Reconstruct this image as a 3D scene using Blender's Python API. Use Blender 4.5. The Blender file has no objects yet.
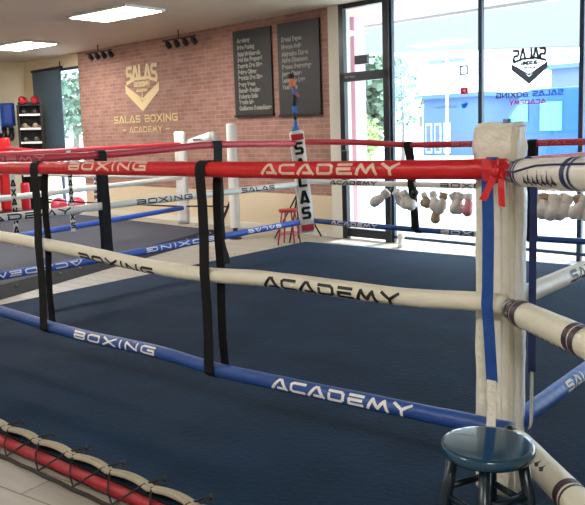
import bpy, bmesh, math, random
from mathutils import Vector, Matrix, noise
random.seed(7)
PI = math.pi
sc = bpy.context.scene
COL = sc.collection

# ------------------------------------------------------------------ materials
def srgb(r, g, b):
    f = lambda c: (c/255/12.92) if c/255 <= .04045 else ((c/255+.055)/1.055)**2.4
    return (f(r), f(g), f(b), 1)

def mat(name, col, rough=.6, metal=0, bump=0, bscale=40, var=0, vscale=8, emit=None, estr=0, spec=.5, sheen=0, coat=0, detail=4):
    m = bpy.data.materials.new(name); m.use_nodes = True
    nt = m.node_tree; b = nt.nodes['Principled BSDF']
    b.inputs['Base Color'].default_value = col
    b.inputs['Roughness'].default_value = rough
    b.inputs['Metallic'].default_value = metal
    b.inputs['Specular IOR Level'].default_value = spec
    if sheen: b.inputs['Sheen Weight'].default_value = sheen
    if coat: b.inputs['Coat Weight'].default_value = coat
    if emit:
        b.inputs['Emission Color'].default_value = emit; b.inputs['Emission Strength'].default_value = estr
    tc = nt.nodes.new('ShaderNodeTexCoord')
    if var:
        n = nt.nodes.new('ShaderNodeTexNoise'); n.inputs['Scale'].default_value = vscale; n.inputs['Detail'].default_value = detail
        mx = nt.nodes.new('ShaderNodeMix'); mx.data_type = 'RGBA'
        mx.inputs['A'].default_value = tuple(max(0, c*(1-var)) for c in col[:3])+(1,)
        mx.inputs['B'].default_value = tuple(min(1, c*(1+var)) for c in col[:3])+(1,)
        nt.links.new(tc.outputs['Object'], n.inputs['Vector']); nt.links.new(n.outputs['Fac'], mx.inputs['Factor'])
        nt.links.new(mx.outputs['Result'], b.inputs['Base Color'])
    if bump:
        n2 = nt.nodes.new('ShaderNodeTexNoise'); n2.inputs['Scale'].default_value = bscale; n2.inputs['Detail'].default_value = 4
        bp = nt.nodes.new('ShaderNodeBump'); bp.inputs['Strength'].default_value = bump; bp.inputs['Distance'].default_value = .02
        nt.links.new(tc.outputs['Object'], n2.inputs['Vector']); nt.links.new(n2.outputs['Fac'], bp.inputs['Height'])
        nt.links.new(bp.outputs['Normal'], b.inputs['Normal'])
    return m

M = {}
M['red'] = mat('red vinyl', srgb(214, 28, 36), .38, bump=.25, bscale=30, var=.12, vscale=12)
M['redd'] = mat('grimy red vinyl', srgb(158, 34, 44), .5, bump=.3, var=.25, vscale=14)
M['redfar'] = mat('faded red vinyl', srgb(205, 45, 62), .45, bump=.25, bscale=30, var=.15)
M['white'] = mat('white vinyl', srgb(238, 234, 226), .42, bump=.2, bscale=30, var=.05)
M['cream'] = mat('cream vinyl', srgb(232, 227, 206), .45, bump=.25, bscale=28, var=.08, vscale=10)
M['blue'] = mat('blue vinyl', srgb(38, 78, 150), .4, bump=.25, bscale=30, var=.12)
M['bluefar'] = mat('bright blue vinyl', srgb(46, 92, 190), .45, bump=.2, bscale=30, var=.15)
M['black'] = mat('black webbing', srgb(20, 20, 22), .75, bump=.5, bscale=220, spec=.3)
M['ink'] = mat('black print', srgb(22, 22, 26), .5)
M['goldink'] = mat('worn cream print', srgb(240, 205, 185), .5, var=.15, vscale=60)
M['faint'] = mat('faded print on red', srgb(226, 120, 124), .5)
M['whiteink'] = mat('white print', srgb(240, 240, 238), .5, var=.08, vscale=60)
M['strap'] = mat('blue webbing', srgb(18, 82, 168), .6, bump=.5, bscale=250)
M['strapd'] = mat('dark blue webbing', srgb(12, 40, 120), .6, bump=.5, bscale=250)
M['padcream'] = mat('worn cream pad vinyl', srgb(240, 236, 220), .5, bump=.8, bscale=22, var=.09, vscale=9)
M['padwhite'] = mat('white pad vinyl', srgb(235, 232, 226), .5, bump=.3, bscale=14, var=.05)
M['padside'] = mat('bright white side vinyl', srgb(248, 248, 248), .5, bump=.5, bscale=20, var=.03)
M['band'] = mat('dark maroon band', srgb(62, 44, 58), .5)
M['navy'] = mat('navy trim', srgb(30, 48, 96), .5)
M['steel'] = mat('zinc steel', srgb(150, 150, 155), .3, metal=1)
M['canvas'] = mat('dark navy canvas', srgb(19, 44, 68), .8, bump=.3, bscale=45, var=.5, vscale=2.6, spec=.16, detail=12)
M['canvas2'] = mat('dark grey canvas', srgb(62, 64, 74), .85, bump=.2, bscale=60, var=.15, vscale=2)
M['apron'] = mat('black apron', srgb(26, 26, 30), .7)
M['cord'] = mat('off white cord', srgb(176, 166, 142), .8, bump=.6, bscale=150)
M['lash'] = mat('dark lashing', srgb(45, 40, 38), .8)
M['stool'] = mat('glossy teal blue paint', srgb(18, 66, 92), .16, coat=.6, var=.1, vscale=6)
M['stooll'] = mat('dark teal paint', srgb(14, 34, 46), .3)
M['stoolr'] = mat('red paint', srgb(172, 24, 36), .35)
M['creamwall'] = mat('cream painted wall', srgb(226, 210, 178), .85, bump=.08, bscale=60, var=.03)
M['colwall'] = mat('pale column paint', srgb(224, 220, 205), .8)
M['ceil'] = mat('ceiling tile', srgb(205, 192, 174), .9, bump=.2, bscale=90, var=.05)
M['plaque'] = mat('charcoal board', srgb(44, 44, 43), .55)
M['plaquet'] = mat('silver print', srgb(196, 192, 182), .5)
M['gold'] = mat('gold lettering', srgb(232, 208, 156), .5)
M['frame'] = mat('black aluminium', srgb(26, 30, 36), .35)
M['mull'] = mat('dark blue grey mullion', srgb(44, 62, 84), .4)
M['blind'] = mat('slate grey blind', srgb(84, 106, 122), .7, var=.05, vscale=3)
M['light'] = mat('ceiling diffuser', (1, 1, 1, 1), .5, emit=(1, .98, .95, 1), estr=17)
M['whitepaint'] = mat('white paint', srgb(235, 235, 232), .5)
M['pink'] = mat('pink stucco', srgb(228, 186, 212), .8)
M['soffit'] = mat('grey soffit', srgb(206, 206, 204), .8)
M['fasc'] = mat('grey stand-in panel', srgb(134, 134, 136), .8)
M['asphalt'] = mat('pale concrete', srgb(205, 207, 208), .9, var=.06, vscale=1)
M['leaf'] = mat('leaves', srgb(108, 126, 104), .8, var=.35, vscale=6)
M['leaf2'] = mat('blue green leaves', srgb(120, 140, 140), .8, var=.3, vscale=6)
M['leaf3'] = mat('light yellow green leaves', srgb(170, 184, 120), .8, var=.3, vscale=6)
M['leaf4'] = mat('pale silver leaves', srgb(150, 168, 172), .8, var=.2, vscale=6)
M['bark'] = mat('bark', srgb(120, 108, 100), .9, var=.2)
M['bluebld'] = mat('blue cladding', srgb(96, 124, 170), .7)
M['greybld'] = mat('blue grey cladding', srgb(105, 122, 160), .7)
M['vanblue'] = mat('azure car paint', srgb(34, 96, 175), .3, coat=.5)
M['carglass'] = mat('car window', srgb(110, 176, 205), .15)
M['tyre'] = mat('tyre rubber', srgb(30, 30, 32), .8)
M['lamp'] = mat('street lamp metal', srgb(110, 140, 170), .5)
M['cone'] = mat('orange red cone', srgb(225, 90, 90), .6)
M['glove'] = mat('white glove leather', srgb(242, 236, 230), .5, bump=.4, bscale=40, var=.08)
M['gloveb'] = mat('black glove leather', srgb(28, 28, 30), .4, bump=.4, bscale=40)
M['gloveg'] = mat('olive glove leather', srgb(70, 76, 58), .5)
M['glover'] = mat('red glove leather', srgb(196, 32, 50), .4)
M['glovet'] = mat('tan glove leather', srgb(176, 150, 120), .5)
M['glovep'] = mat('pink glove leather', srgb(240, 150, 165), .5)
M['bluepad'] = mat('blue pad', srgb(28, 70, 158), .5, var=.1)
M['paleblue'] = mat('pale blue strap', srgb(160, 185, 225), .6)
M['ball'] = mat('pink rubber', srgb(215, 80, 100), .4, var=.1)
M['orange'] = mat('orange plastic', srgb(212, 112, 72), .5)
M['violet'] = mat('violet plastic', srgb(96, 96, 160), .5)
M['plast'] = mat('blue plastic', srgb(40, 100, 180), .4)
M['blackp'] = mat('black plastic', srgb(16, 16, 18), .4)
M['you'] = mat('red sticker', srgb(214, 40, 84), .5)
M['tw'] = mat('blue sticker', srgb(30, 160, 225), .5)
M['gr'] = mat('grey window decal', srgb(120, 124, 132), .6)
M['grb'] = mat('blue grey window decal', srgb(84, 118, 168), .6)
M['pinkd'] = mat('crimson window decal', srgb(210, 60, 110), .6)
M['exitw'] = mat('pale print', srgb(225, 225, 225), .5)

def translucent(m, k=.5):
    nt = m.node_tree; b = nt.nodes['Principled BSDF']; o = nt.nodes['Material Output']
    t = nt.nodes.new('ShaderNodeBsdfTranslucent'); t.inputs[0].default_value = b.inputs['Base Color'].default_value
    x = nt.nodes.new('ShaderNodeMixShader'); x.inputs[0].default_value = k
    nt.links.new(b.outputs[0], x.inputs[1]); nt.links.new(t.outputs[0], x.inputs[2]); nt.links.new(x.outputs[0], o.inputs[0])
for k_ in ('you','tw','pinkd','grb','gr'): translucent(M[k_])
def floor_mat():
    m = bpy.data.materials.new('wood plank floor'); m.use_nodes = True; nt = m.node_tree; b = nt.nodes['Principled BSDF']
    tc = nt.nodes.new('ShaderNodeTexCoord'); mp = nt.nodes.new('ShaderNodeMapping'); mp.inputs['Rotation'].default_value = (0, 0, PI/2-.1)
    br = nt.nodes.new('ShaderNodeTexBrick'); br.inputs['Scale'].default_value = 1
    br.inputs['Brick Width'].default_value = 1.2; br.inputs['Row Height'].default_value = .18; br.inputs['Mortar Size'].default_value = .004
    br.inputs['Color1'].default_value = srgb(184, 177, 164); br.inputs['Color2'].default_value = srgb(168, 160, 147); br.inputs['Mortar'].default_value = srgb(110, 100, 84)
    n = nt.nodes.new('ShaderNodeTexNoise'); n.inputs['Scale'].default_value = 3; n.inputs['Detail'].default_value = 8
    mp2 = nt.nodes.new('ShaderNodeMapping'); mp2.inputs['Scale'].default_value = (9, 1, 1); 
    mx = nt.nodes.new('ShaderNodeMix'); mx.data_type = 'RGBA'; mx.blend_type = 'MULTIPLY'; mx.inputs['Factor'].default_value = .35
    L = nt.links.new
    L(tc.outputs['Object'], mp.inputs['Vector']); L(mp.outputs['Vector'], br.inputs['Vector'])
    L(tc.outputs['Object'], mp2.inputs['Vector']); L(mp2.outputs['Vector'], n.inputs['Vector'])
    L(br.outputs['Color'], mx.inputs['A']); L(n.outputs['Fac'], mx.inputs['B']); L(mx.outputs['Result'], b.inputs['Base Color'])
    b.inputs['Roughness'].default_value = .38
    return m
M['floor'] = floor_mat()

def brick_mat():
    m = bpy.data.materials.new('red brick over painted base'); m.use_nodes = True; nt = m.node_tree; b = nt.nodes['Principled BSDF']
    L = nt.links.new
    tc = nt.nodes.new('ShaderNodeTexCoord'); sp = nt.nodes.new('ShaderNodeSeparateXYZ'); cb = nt.nodes.new('ShaderNodeCombineXYZ')
    L(tc.outputs['Object'], sp.inputs[0]); L(sp.outputs['Y'], cb.inputs['X']); L(sp.outputs['Z'], cb.inputs['Y'])
    br = nt.nodes.new('ShaderNodeTexBrick'); br.inputs['Scale'].default_value = 1
    br.inputs['Brick Width'].default_value = .2; br.inputs['Row Height'].default_value = .067; br.inputs['Mortar Size'].default_value = .006
    br.inputs['Color1'].default_value = srgb(172, 130, 114); br.inputs['Color2'].default_value = srgb(154, 110, 97); br.inputs['Mortar'].default_value = srgb(178, 146, 132)
    L(cb.outputs[0], br.inputs['Vector'])
    n = nt.nodes.new('ShaderNodeTexNoise'); n.inputs['Scale'].default_value = 5; n.inputs['Detail'].default_value = 5
    L(tc.outputs['Object'], n.inputs['Vector'])
    mx = nt.nodes.new('ShaderNodeMix'); mx.data_type = 'RGBA'; mx.blend_type = 'OVERLAY'; mx.inputs['Factor'].default_value = .35
    L(br.outputs['Color'], mx.inputs['A']); L(n.outputs['Fac'], mx.inputs['B'])
    gt = nt.nodes.new('ShaderNodeMath'); gt.operation = 'GREATER_THAN'; gt.inputs[1].default_value = .56
    L(sp.outputs['Z'], gt.inputs[0])
    m2 = nt.nodes.new('ShaderNodeMix'); m2.data_type = 'RGBA'; m2.inputs['A'].default_value = srgb(226, 208, 176)
    L(gt.outputs[0], m2.inputs['Factor']); L(mx.outputs['Result'], m2.inputs['B']); L(m2.outputs['Result'], b.inputs['Base Color'])
    bp = nt.nodes.new('ShaderNodeBump'); bp.inputs['Strength'].default_value = .4; bp.inputs['Distance'].default_value = .008; bp.invert = True
    L(br.outputs['Fac'], bp.inputs['Height']); L(bp.outputs['Normal'], b.inputs['Normal'])
    b.inputs['Roughness'].default_value = .75
    return m
M['brick'] = brick_mat()

def glass_mat():
    m = bpy.data.materials.new('window glass'); m.use_nodes = True; nt = m.node_tree
    for n in list(nt.nodes): nt.nodes.remove(n)
    o = nt.nodes.new('ShaderNodeOutputMaterial'); t = nt.nodes.new('ShaderNodeBsdfTransparent'); t.inputs[0].default_value = (.88, .95, 1, 1)
    g = nt.nodes.new('ShaderNodeBsdfGlossy'); g.inputs['Roughness'].default_value = .02
    x = nt.nodes.new('ShaderNodeMixShader'); x.inputs[0].default_value = .06
    nt.links.new(t.outputs[0], x.inputs[1]); nt.links.new(g.outputs[0], x.inputs[2]); nt.links.new(x.outputs[0], o.inputs[0])
    return m
M['glass'] = glass_mat()

# ------------------------------------------------------------------ mesh helpers
class MB:
    def __init__(s): s.v = []; s.f = []
    def add(s, v, f):
        o = len(s.v); s.v += [tuple(p) for p in v]; s.f += [tuple(i+o for i in q) for q in f]; return s
    def box(s, a, b):
        x0, y0, z0 = a; x1, y1, z1 = b
        v = [(x0,y0,z0),(x1,y0,z0),(x1,y1,z0),(x0,y1,z0),(x0,y0,z1),(x1,y0,z1),(x1,y1,z1),(x0,y1,z1)]
        return s.add(v, [(0,3,2,1),(4,5,6,7),(0,1,5,4),(1,2,6,5),(2,3,7,6),(3,0,4,7)])
    def tube(s, pts, r, n=12, cap=True, flat=None):
        pts = [Vector(p) for p in pts]; N = len(pts)
        rs = r if isinstance(r, (list, tuple)) else [r]*N
        t0 = (pts[1]-pts[0]).normalized()
        u = t0.cross(Vector((0,0,1)))
        if u.length < .05: u = t0.cross(Vector((1,0,0)))
        u.normalize(); V = []; F = []
        for i, p in enumerate(pts):
            t = (pts[min(i+1,N-1)]-pts[max(i-1,0)]).normalized()
            u = (u - t*u.dot(t)).normalized(); w = t.cross(u)
            for k in range(n):
                a = 2*PI*k/n
                V.append(p + (u*math.cos(a) + w*math.sin(a))*rs[i])
        for i in range(N-1):
            for k in range(n):
                F.append((i*n+k, i*n+(k+1)%n, (i+1)*n+(k+1)%n, (i+1)*n+k))
        if cap:
            F.append(tuple(range(n))[::-1]); F.append(tuple((N-1)*n+k for k in range(n)))
        return s.add(V, F)
    def lathe(s, prof, c=(0,0,0), n=24):
        V = []; F = []
        for r, z in prof:
            for k in range(n):
                a = 2*PI*k/n; V.append((c[0]+r*math.cos(a), c[1]+r*math.sin(a), c[2]+z))
        for i in range(len(prof)-1):
            for k in range(n): F.append((i*n+k, i*n+(k+1)%n, (i+1)*n+(k+1)%n, (i+1)*n+k))
        F.append(tuple(range(n))[::-1]); F.append(tuple((len(prof)-1)*n+k for k in range(n)))
        return s.add(V, F)
    def ell(s, c, r, nu=14, nv=9, rot=None):
        V = []; F = []
        for i in range(nv+1):
            a = PI*i/nv
            for k in range(nu):
                b = 2*PI*k/nu
                p = Vector((r[0]*math.sin(a)*math.cos(b), r[1]*math.sin(a)*math.sin(b), r[2]*math.cos(a)))
                if rot: p = rot @ p
                V.append(p+Vector(c))
        for i in range(nv):
            for k in range(nu): F.append((i*nu+k, (i+1)*nu+k, (i+1)*nu+(k+1)%nu, i*nu+(k+1)%nu))
        return s.add(V, F)
    def ribbon(s, pts, w, wdir, th=.003):
        # flat strap following pts; wdir = width direction
        wd = Vector(wdir).normalized(); pts = [Vector(p) for p in pts]; V = []; F = []; N = len(pts)
        for i, p in enumerate(pts):
            t = (pts[min(i+1,N-1)]-pts[max(i-1,0)]).normalized(); nn = t.cross(wd).normalized()
            for a, b in ((-1,-1),(1,-1),(1,1),(-1,1)): V.append(p + wd*(a*w/2) + nn*(b*th/2))
        for i in range(N-1):
            for k in range(4): F.append((i*4+k, i*4+(k+1)%4, (i+1)*4+(k+1)%4, (i+1)*4+k))
        F.append((3,2,1,0)); F.append(tuple((N-1)*4+k for k in range(4)))
        return s.add(V, F)
    def obj(s, name, m, parent=None, smooth=False, bevel=0, loc=None, rz=None, seg=2):
        me = bpy.data.meshes.new(name); me.from_pydata(s.v, [], s.f); me.update()
        bm = bmesh.new(); bm.from_mesh(me); bmesh.ops.recalc_face_normals(bm, faces=bm.faces); bm.to_mesh(me); bm.free()
        me.materials.append(M[m] if isinstance(m, str) else m)
        o = bpy.data.objects.new(name, me); COL.objects.link(o)
        if smooth:
            for p in me.polygons: p.use_smooth = True
        if bevel:
            b = o.modifiers.new('b', 'BEVEL'); b.width = bevel; b.segments = seg; b.limit_method = 'ANGLE'
        if parent: o.parent = parent
        if loc: o.location = loc
        if rz is not None: o.rotation_euler.z = rz
        return o

def tag(o, label=None, cat=None, group=None, kind=None):
    if label: o['label'] = label
    if cat: o['category'] = cat
    if group: o['group'] = group
    if kind: o['kind'] = kind
    return o
def empty(name, loc=(0,0,0), label=None, cat=None, group=None, rz=0):
    o = bpy.data.objects.new(name, None); COL.objects.link(o); o.location = loc; o.rotation_euler.z = rz
    o.empty_display_size = .05
    return tag(o, label, cat, group)
def dup(root, loc=None, rz=None, label=None, group=None):
    r = root.copy(); COL.objects.link(r)
    if loc: r.location = loc
    if rz is not None: r.rotation_euler.z = rz
    if label: r['label'] = label
    if group: r['group'] = group
    for ch in list(root.children):
        c = ch.copy(); COL.objects.link(c); c.parent = r
        for g in ch.children:
            d = g.copy(); COL.objects.link(d); d.parent = c
    return r

def text_mesh(body, size, bold=0, align='CENTER', ext=.002):
    c = bpy.data.curves.new('t', 'FONT'); c.body = body; c.size = size; c.offset = bold; c.align_x = align; c.align_y = 'CENTER'; c.extrude = ext
    o = bpy.data.objects.new('t', c); COL.objects.link(o)
    dg = bpy.context.evaluated_depsgraph_get()
    me = bpy.data.meshes.new_from_object(o.evaluated_get(dg))
    V = [tuple(v.co) for v in me.vertices]; F = [tuple(p.vertices) for p in me.polygons]
    bpy.data.objects.remove(o); bpy.data.curves.remove(c); bpy.data.meshes.remove(me)
    return V, F

# wide squared sports lettering drawn with strokes
GL = {
 'A': (1.0, [[(.06,.06),(.44,.9)],[(.44,.9),(.58,.9)],[(.58,.9),(.96,.06)],[(.40,.16),(.84,.16)]]),
 'C': (.95, [[(.92,.88),(.22,.88),(.1,.74),(.1,.26),(.22,.12),(.92,.12)]]),
 'D': (.98, [[(.08,.88),(.76,.88),(.9,.72),(.9,.28),(.76,.12),(.12,.12),(.12,.6)]]),
 'E': (.9, [[(.12,.88),(.86,.88)],[(.12,.5),(.8,.5)],[(.12,.12),(.86,.12)],[(.12,.5),(.12,.12)]]),
 'M': (1.2, [[(.08,.04),(.3,.88),(.6,.2),(.9,.88),(1.12,.04)]]),
 'Y': (.95, [[(.05,.95),(.48,.48)],[(.91,.95),(.48,.48)],[(.48,.48),(.48,.04)]]),
 'B': (.95, [[(.12,.5),(.12,.12),(.78,.12),(.88,.24),(.88,.4),(.78,.5),(.12,.5)],[(.8,.5),(.86,.62),(.86,.78),(.76,.88),(.06,.88)]]),
 'O': (1.0, [[(.22,.88),(.78,.88),(.9,.74),(.9,.26),(.78,.12),(.22,.12),(.1,.26),(.1,.74),(.22,.88)]]),
 'X': (1.0, [[(.06,.96),(.94,.04)],[(.06,.04),(.94,.96)]]),
 'I': (.3, [[(.15,.02),(.15,.98)]]),
 'N': (.98, [[(.12,.02),(.12,.88),(.86,.12),(.86,.98)]]),
 'G': (.98, [[(.92,.88),(.22,.88),(.1,.74),(.1,.26),(.22,.12),(.88,.12),(.88,.5),(.5,.5)]]),
 'S': (.92, [[(.88,.88),(.2,.88),(.1,.78),(.1,.6),(.2,.5),(.74,.5),(.84,.4),(.84,.22),(.74,.12),(.06,.12)]]),
 'L': (.85, [[(.12,.96),(.12,.12),(.82,.12)]]),
 ' ': (.5, []), '-': (.9, [[(.05,.5),(.85,.5)]]),
}
def stroke_text(s, W, H, t=.2, arch=None, gap=.14, sub=4, tx=None):
    """list of quads in a W x H box centred on 0"""
    tot = sum(GL[c][0] for c in s)+gap*(len(s)-1); k = W/tot
    x = 0; quads = []
    for c in s:
        w, st = GL[c]
        for pl in st:
            for i in range(len(pl)-1):
                a = Vector(pl[i]); b = Vector(pl[i+1])
                a = Vector(((x+a.x)*k, a.y*H)); b = Vector(((x+b.x)*k, b.y*H))
                d = b-a; L = d.length
                if L < 1e-6: continue
                d.normalize(); tt = t*H*(1.0 if abs(d.x) > abs(d.y) else (tx or 1.15)); n = Vector((-d.y, d.x))*tt/2
                ex = tt*.3
                a2 = a-d*ex; b2 = b+d*ex
                for j in range(sub):
                    p = a2.lerp(b2, j/sub); q = a2.lerp(b2, (j+1)/sub)
                    quads.append([p-n, q-n, q+n, p+n])
        x += w+gap
    out = []
    for q in quads:
        r = []
        for p in q:
            X = p.x-W/2; Y = p.y-H/2
            if arch: X, Y = arch(X, Y, W, H)
            r.append((X, Y))
        out.append(r)
    return out

def catmull(P, n=10):
    P = [Vector(p) for p in P]; Q = [P[0]*2-P[1]]+P+[P[-1]*2-P[-2]]; out = []
    for i in range(1, len(Q)-2):
        for j in range(n):
            t = j/n; a, b, c, d = Q[i-1], Q[i], Q[i+1], Q[i+2]
            out.append(.5*((2*b)+(c-a)*t+(2*a-5*b+4*c-d)*t*t+(3*b-a-3*c+d)*t**3))
    out.append(P[-1]); return out

RR = .034
class Rope:
    def __init__(s, ctrl, m, label, group, r=RR):
        s.pts = catmull(ctrl, 10); s.r = r
        s.root = empty('ring_rope', s.pts[0], label, 'boxing ring rope', group)
        s.d = [0]
        for a, b in zip(s.pts, s.pts[1:]): s.d.append(s.d[-1]+(b-a).length)
        o0 = s.pts[0]
        # resample for soft wrinkles
        n = int(s.d[-1]/.04); pp = [s.at(s.d[-1]*i/n)-o0 for i in range(n+1)]
        rs = [r*(1+.05*noise.noise(Vector((i*.23, label.__len__()*1.7, 0)))) for i in range(n+1)]
        MB().tube(pp, rs, 20).obj('sleeve', m, s.root, smooth=True)
    def at(s, t):
        for i in range(len(s.d)-1):
            if t <= s.d[i+1] or i == len(s.d)-2:
                k = (t-s.d[i])/(s.d[i+1]-s.d[i]); return s.pts[i].lerp(s.pts[i+1], k)
    def letters(s, txt, t0, t1, H, th, side, m, rot=False, sgn=1):
        """text from arc t0 to t1 (left edge at t0), th = elevation of its middle, side = horizontal normal"""
        sd = Vector(side).normalized(); W = abs(t1-t0); mb = MB(); o0 = s.pts[0]
        for q in stroke_text(txt, W, H, .25):
            V = []
            for X, Y in q:
                if rot: X, Y = -X, -Y
                t = (t0+t1)/2 + (X if t1 > t0 else -X)
                a = th + Y/s.r
                V.append(s.at(t)-o0 + (sd*math.cos(a)+Vector((0,0,1))*math.sin(a))*(s.r*1.055))
            mb.add(V, [(0,1,2,3)])
        return mb.obj('lettering', m, s.root)

S = 4.535
GN, GL2, GB, GR = 'ropes on the near side of the ring', 'ropes on the far left side of the ring', 'ropes on the window side of the ring', 'ropes on the right side of the ring'
R_ = math.radians
# near side: runs along Y at x=0 from the corner pad (Y=0) to the left
def ny(ctrl): return [(0, y, z) for y, z in ctrl]
r = Rope(ny([(.0,1.31),(.44,1.303),(1.1,1.297),(1.9,1.297),(2.8,1.293),(3.4,1.29),(4.535,1.30)]), 'red', 'thick red padded rope across the foreground reading BOXING and ACADEMY in worn cream', GN, .036)
r.letters('ACADEMY', 1.092, .402, .046, R_(10), (-1,0,0), 'goldink'); r.letters('BOXING', 2.505, 1.845, .046, R_(22), (-1,0,0), 'goldink')

r = Rope(ny([(-.0,.84),(.15,.835),(.44,.818),(1.1,.818),(1.5,.80),(1.9,.803),(2.5,.835),(3.33,.862),(4.535,.875)]), 'cream', 'cream padded rope across the foreground with black BOXING and ACADEMY wrapping its underside', GN, .035)
r.letters('ACADEMY', 1.105, .412, .05, R_(-10), (-1,0,0), 'ink'); r.letters('BOXING', 2.464, 1.839, .05, R_(-34), (-1,0,0), 'ink')
near_white = r
r = Rope(ny([(-.02,.385),(.15,.38),(.4,.372),(1.1,.352),(1.46,.345),(1.88,.362),(2.59,.352),(3.4,.379),(4.535,.39)]), 'blue', 'lowest blue padded rope in the foreground with white BOXING and ACADEMY', GN, .033)
r.letters('ACADEMY', 1.096, .385, .048, R_(16), (-1,0,0), 'whiteink'); r.letters('BOXING', 2.586, 1.882, .044, R_(18), (-1,0,0), 'whiteink')
near_blue = r
# right side: along X at y=0
Rope([(x,0,z) for x,z in ((.15,1.31),(1.5,1.3),(4.5,1.31))], 'red', 'red padded rope running away behind the top white corner cover at right', GR)
r = Rope([(x,0,z) for x,z in ((.14,.845),(1.5,.84),(4.5,.85))], 'white', 'white padded rope with black SALAS running away to the right edge', GR)
r.letters('SALAS', .40, .82, .05, R_(10), (0,-1,0), 'ink')
r = Rope([(x,0,z) for x,z in ((.12,.385),(1.5,.385),(4.5,.40))], 'bluefar', 'blue padded rope with white letters running away to the right from the pad foot', GR)
r.letters('SALAS', .40, .80, .045, R_(25), (0,-1,0), 'whiteink')
# left far side: along X at y=S, seen from inside the ring
r = Rope([(x,S,z) for x,z in ((0,1.32),(.9,1.30),(1.68,1.30),(2.4,1.32),(3.09,1.34),(4.5,1.31))], 'redfar', 'red padded rope beyond the dark canvas, on the side facing the brick wall', GL2)
r.letters('ACADEMY', .28, 1.1, .045, R_(5), (0,-1,0), 'faint')
r = Rope([(x,S,z) for x,z in ((0,.86),(1.0,.842),(1.66,.848),(3.1,.845),(4.5,.84))], 'white', 'white rope of the far left side reading ACADEMY, BOXING and SALAS in black', GL2)
r.letters('ACADEMY', .27, 1.32, .052, R_(2), (0,-1,0), 'ink'); r.letters('BOXING', 2.02, 2.72, .05, R_(5), (0,-1,0), 'ink'); r.letters('SALAS', 3.42, 3.95, .05, R_(5), (0,-1,0), 'ink')
r = Rope([(x,S,z) for x,z in ((0,.39),(1.0,.385),(1.66,.38),(3.1,.39),(4.5,.40))], 'bluefar', 'blue rope of the far left side with upside down white letters', GL2)
r.letters('ACADEMY', .40, 1.40, .045, R_(14), (0,-1,0), 'whiteink', rot=True); r.letters('BOXING', 2.1, 3.0, .045, R_(14), (0,-1,0), 'whiteink', rot=True); r.letters('SALAS', 3.5, 4.05, .045, R_(14), (0,-1,0), 'whiteink', rot=True)
# window side: along Y at x=S
def sy(c): return [(S, y, z) for y, z in c]
r = Rope(sy([(4.52,1.325),(3.8,1.31),(3.12,1.275),(2.4,1.275),(1.75,1.275),(.05,1.3)]), 'redfar', 'red rope running along in front of the shop windows with faint BOX letters', GB, .032)
r.letters('BOXING', 1.9, 2.5, .04, R_(5), (-1,0,0), 'faint')
r.letters('SALAS', 2.8, 3.35, .04, R_(5), (-1,0,0), 'faint')
r = Rope(sy([(4.5,.865),(3.8,.862),(3.12,.86),(1.75,.86),(.05,.85)]), 'white', 'white rope in front of the shop windows from which gloves hang', GB, .03)
r.letters('ACADEMY', .35, .98, .045, R_(5), (-1,0,0), 'ink'); r.letters('BOXING', 1.75, 2.4, .045, R_(5), (-1,0,0), 'ink')
r = Rope(sy([(4.5,.41),(3.8,.395),(3.12,.385),(2.4,.38),(1.75,.375),(.05,.39)]), 'blue', 'blue rope in front of the shop windows with small white ACADEMY', GB, .03)
r.letters('ACADEMY', .35, .98, .042, R_(8), (-1,0,0), 'whiteink'); r.letters('BOXING', 1.75, 2.4, .042, R_(8), (-1,0,0), 'whiteink')

# ------------------------------------------------------------------ ring floor
zc = .08
pl = empty('ring_platform', (2.15, 2.12, 0), 'low boxing ring floor covered in dark navy canvas with a laced edge', 'boxing ring floor')
ox, oy = 2.15, 2.12
X0, X1, Y0, Y1 = -.64, 4.94, -.75, 4.88
mb = MB(); NX = 60
mb = MB().box((X0-ox, Y0-oy, .0), (X1-ox, Y1-oy, zc)); cv = mb.obj('canvas', 'canvas', pl, bevel=.012)
MB().box((X0-.012-ox, Y0-oy, .005), (X0-ox, Y1-oy, .05)).obj('edge_skirt', 'apron', pl)
MB().tube([(X0-.05-ox, y, .04) for y in [Y0-oy+ (Y1-Y0)*i/40 for i in range(41)]], .025, 12).obj('red_edge_band', 'redd', pl, smooth=True)
# scalloped cord bundle pulled by lashings
per = .26; mb = MB(); lash = MB()
k0 = int((Y1-Y0)/per)
for j, (dr, dz) in enumerate(((0,0),(.02,.006),(.038,.002))):
    pts = []
    for i in range(k0*10+1):
        y = Y0 + .1 + per*i/10; ph = (i % 10)/10
        if y > Y1-.05: break
        pts.append((X0+.005-ox+.016*math.sin(PI*ph)-dr*.7-.012, y-oy, zc+.010+dz+.004*math.sin(PI*ph)))
    mb.tube(pts, .0095, 8)
mb.obj('edge_cord', 'cord', pl, smooth=True)
for k in range(k0):
    y = Y0+.1+per*k-oy
    a = (X0+.03-ox, y, zc+.028); 
    lash.tube([(X0+.06-ox, y+.01, zc+.02), a, (X0-.03-ox, y+.03, zc+.02), (X0-.09-ox, y+.09, .05), (X0-.11-ox, y+.13, .02)], .004, 6)
    lash.tube([(X0-.11-ox, y+.13, .02), (X0-.085-ox, y+.19, .055), (X0-.03-ox, y+.24, zc+.02), (X0+.03-ox, y+.255, zc+.026)], .004, 6)
    lash.tube([(X0+.045-ox, y-.012, zc+.02), (X0+.07-ox, y+.012, zc+.024)], .007, 6)
lash.tube([(X0-.115-ox, Y0+.1-oy+.1*i, .012+.004*(i%2)) for i in range(int((Y1-Y0-.3)/.1))], .009, 6)
lash.obj('lashing', 'lash', pl)

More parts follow.
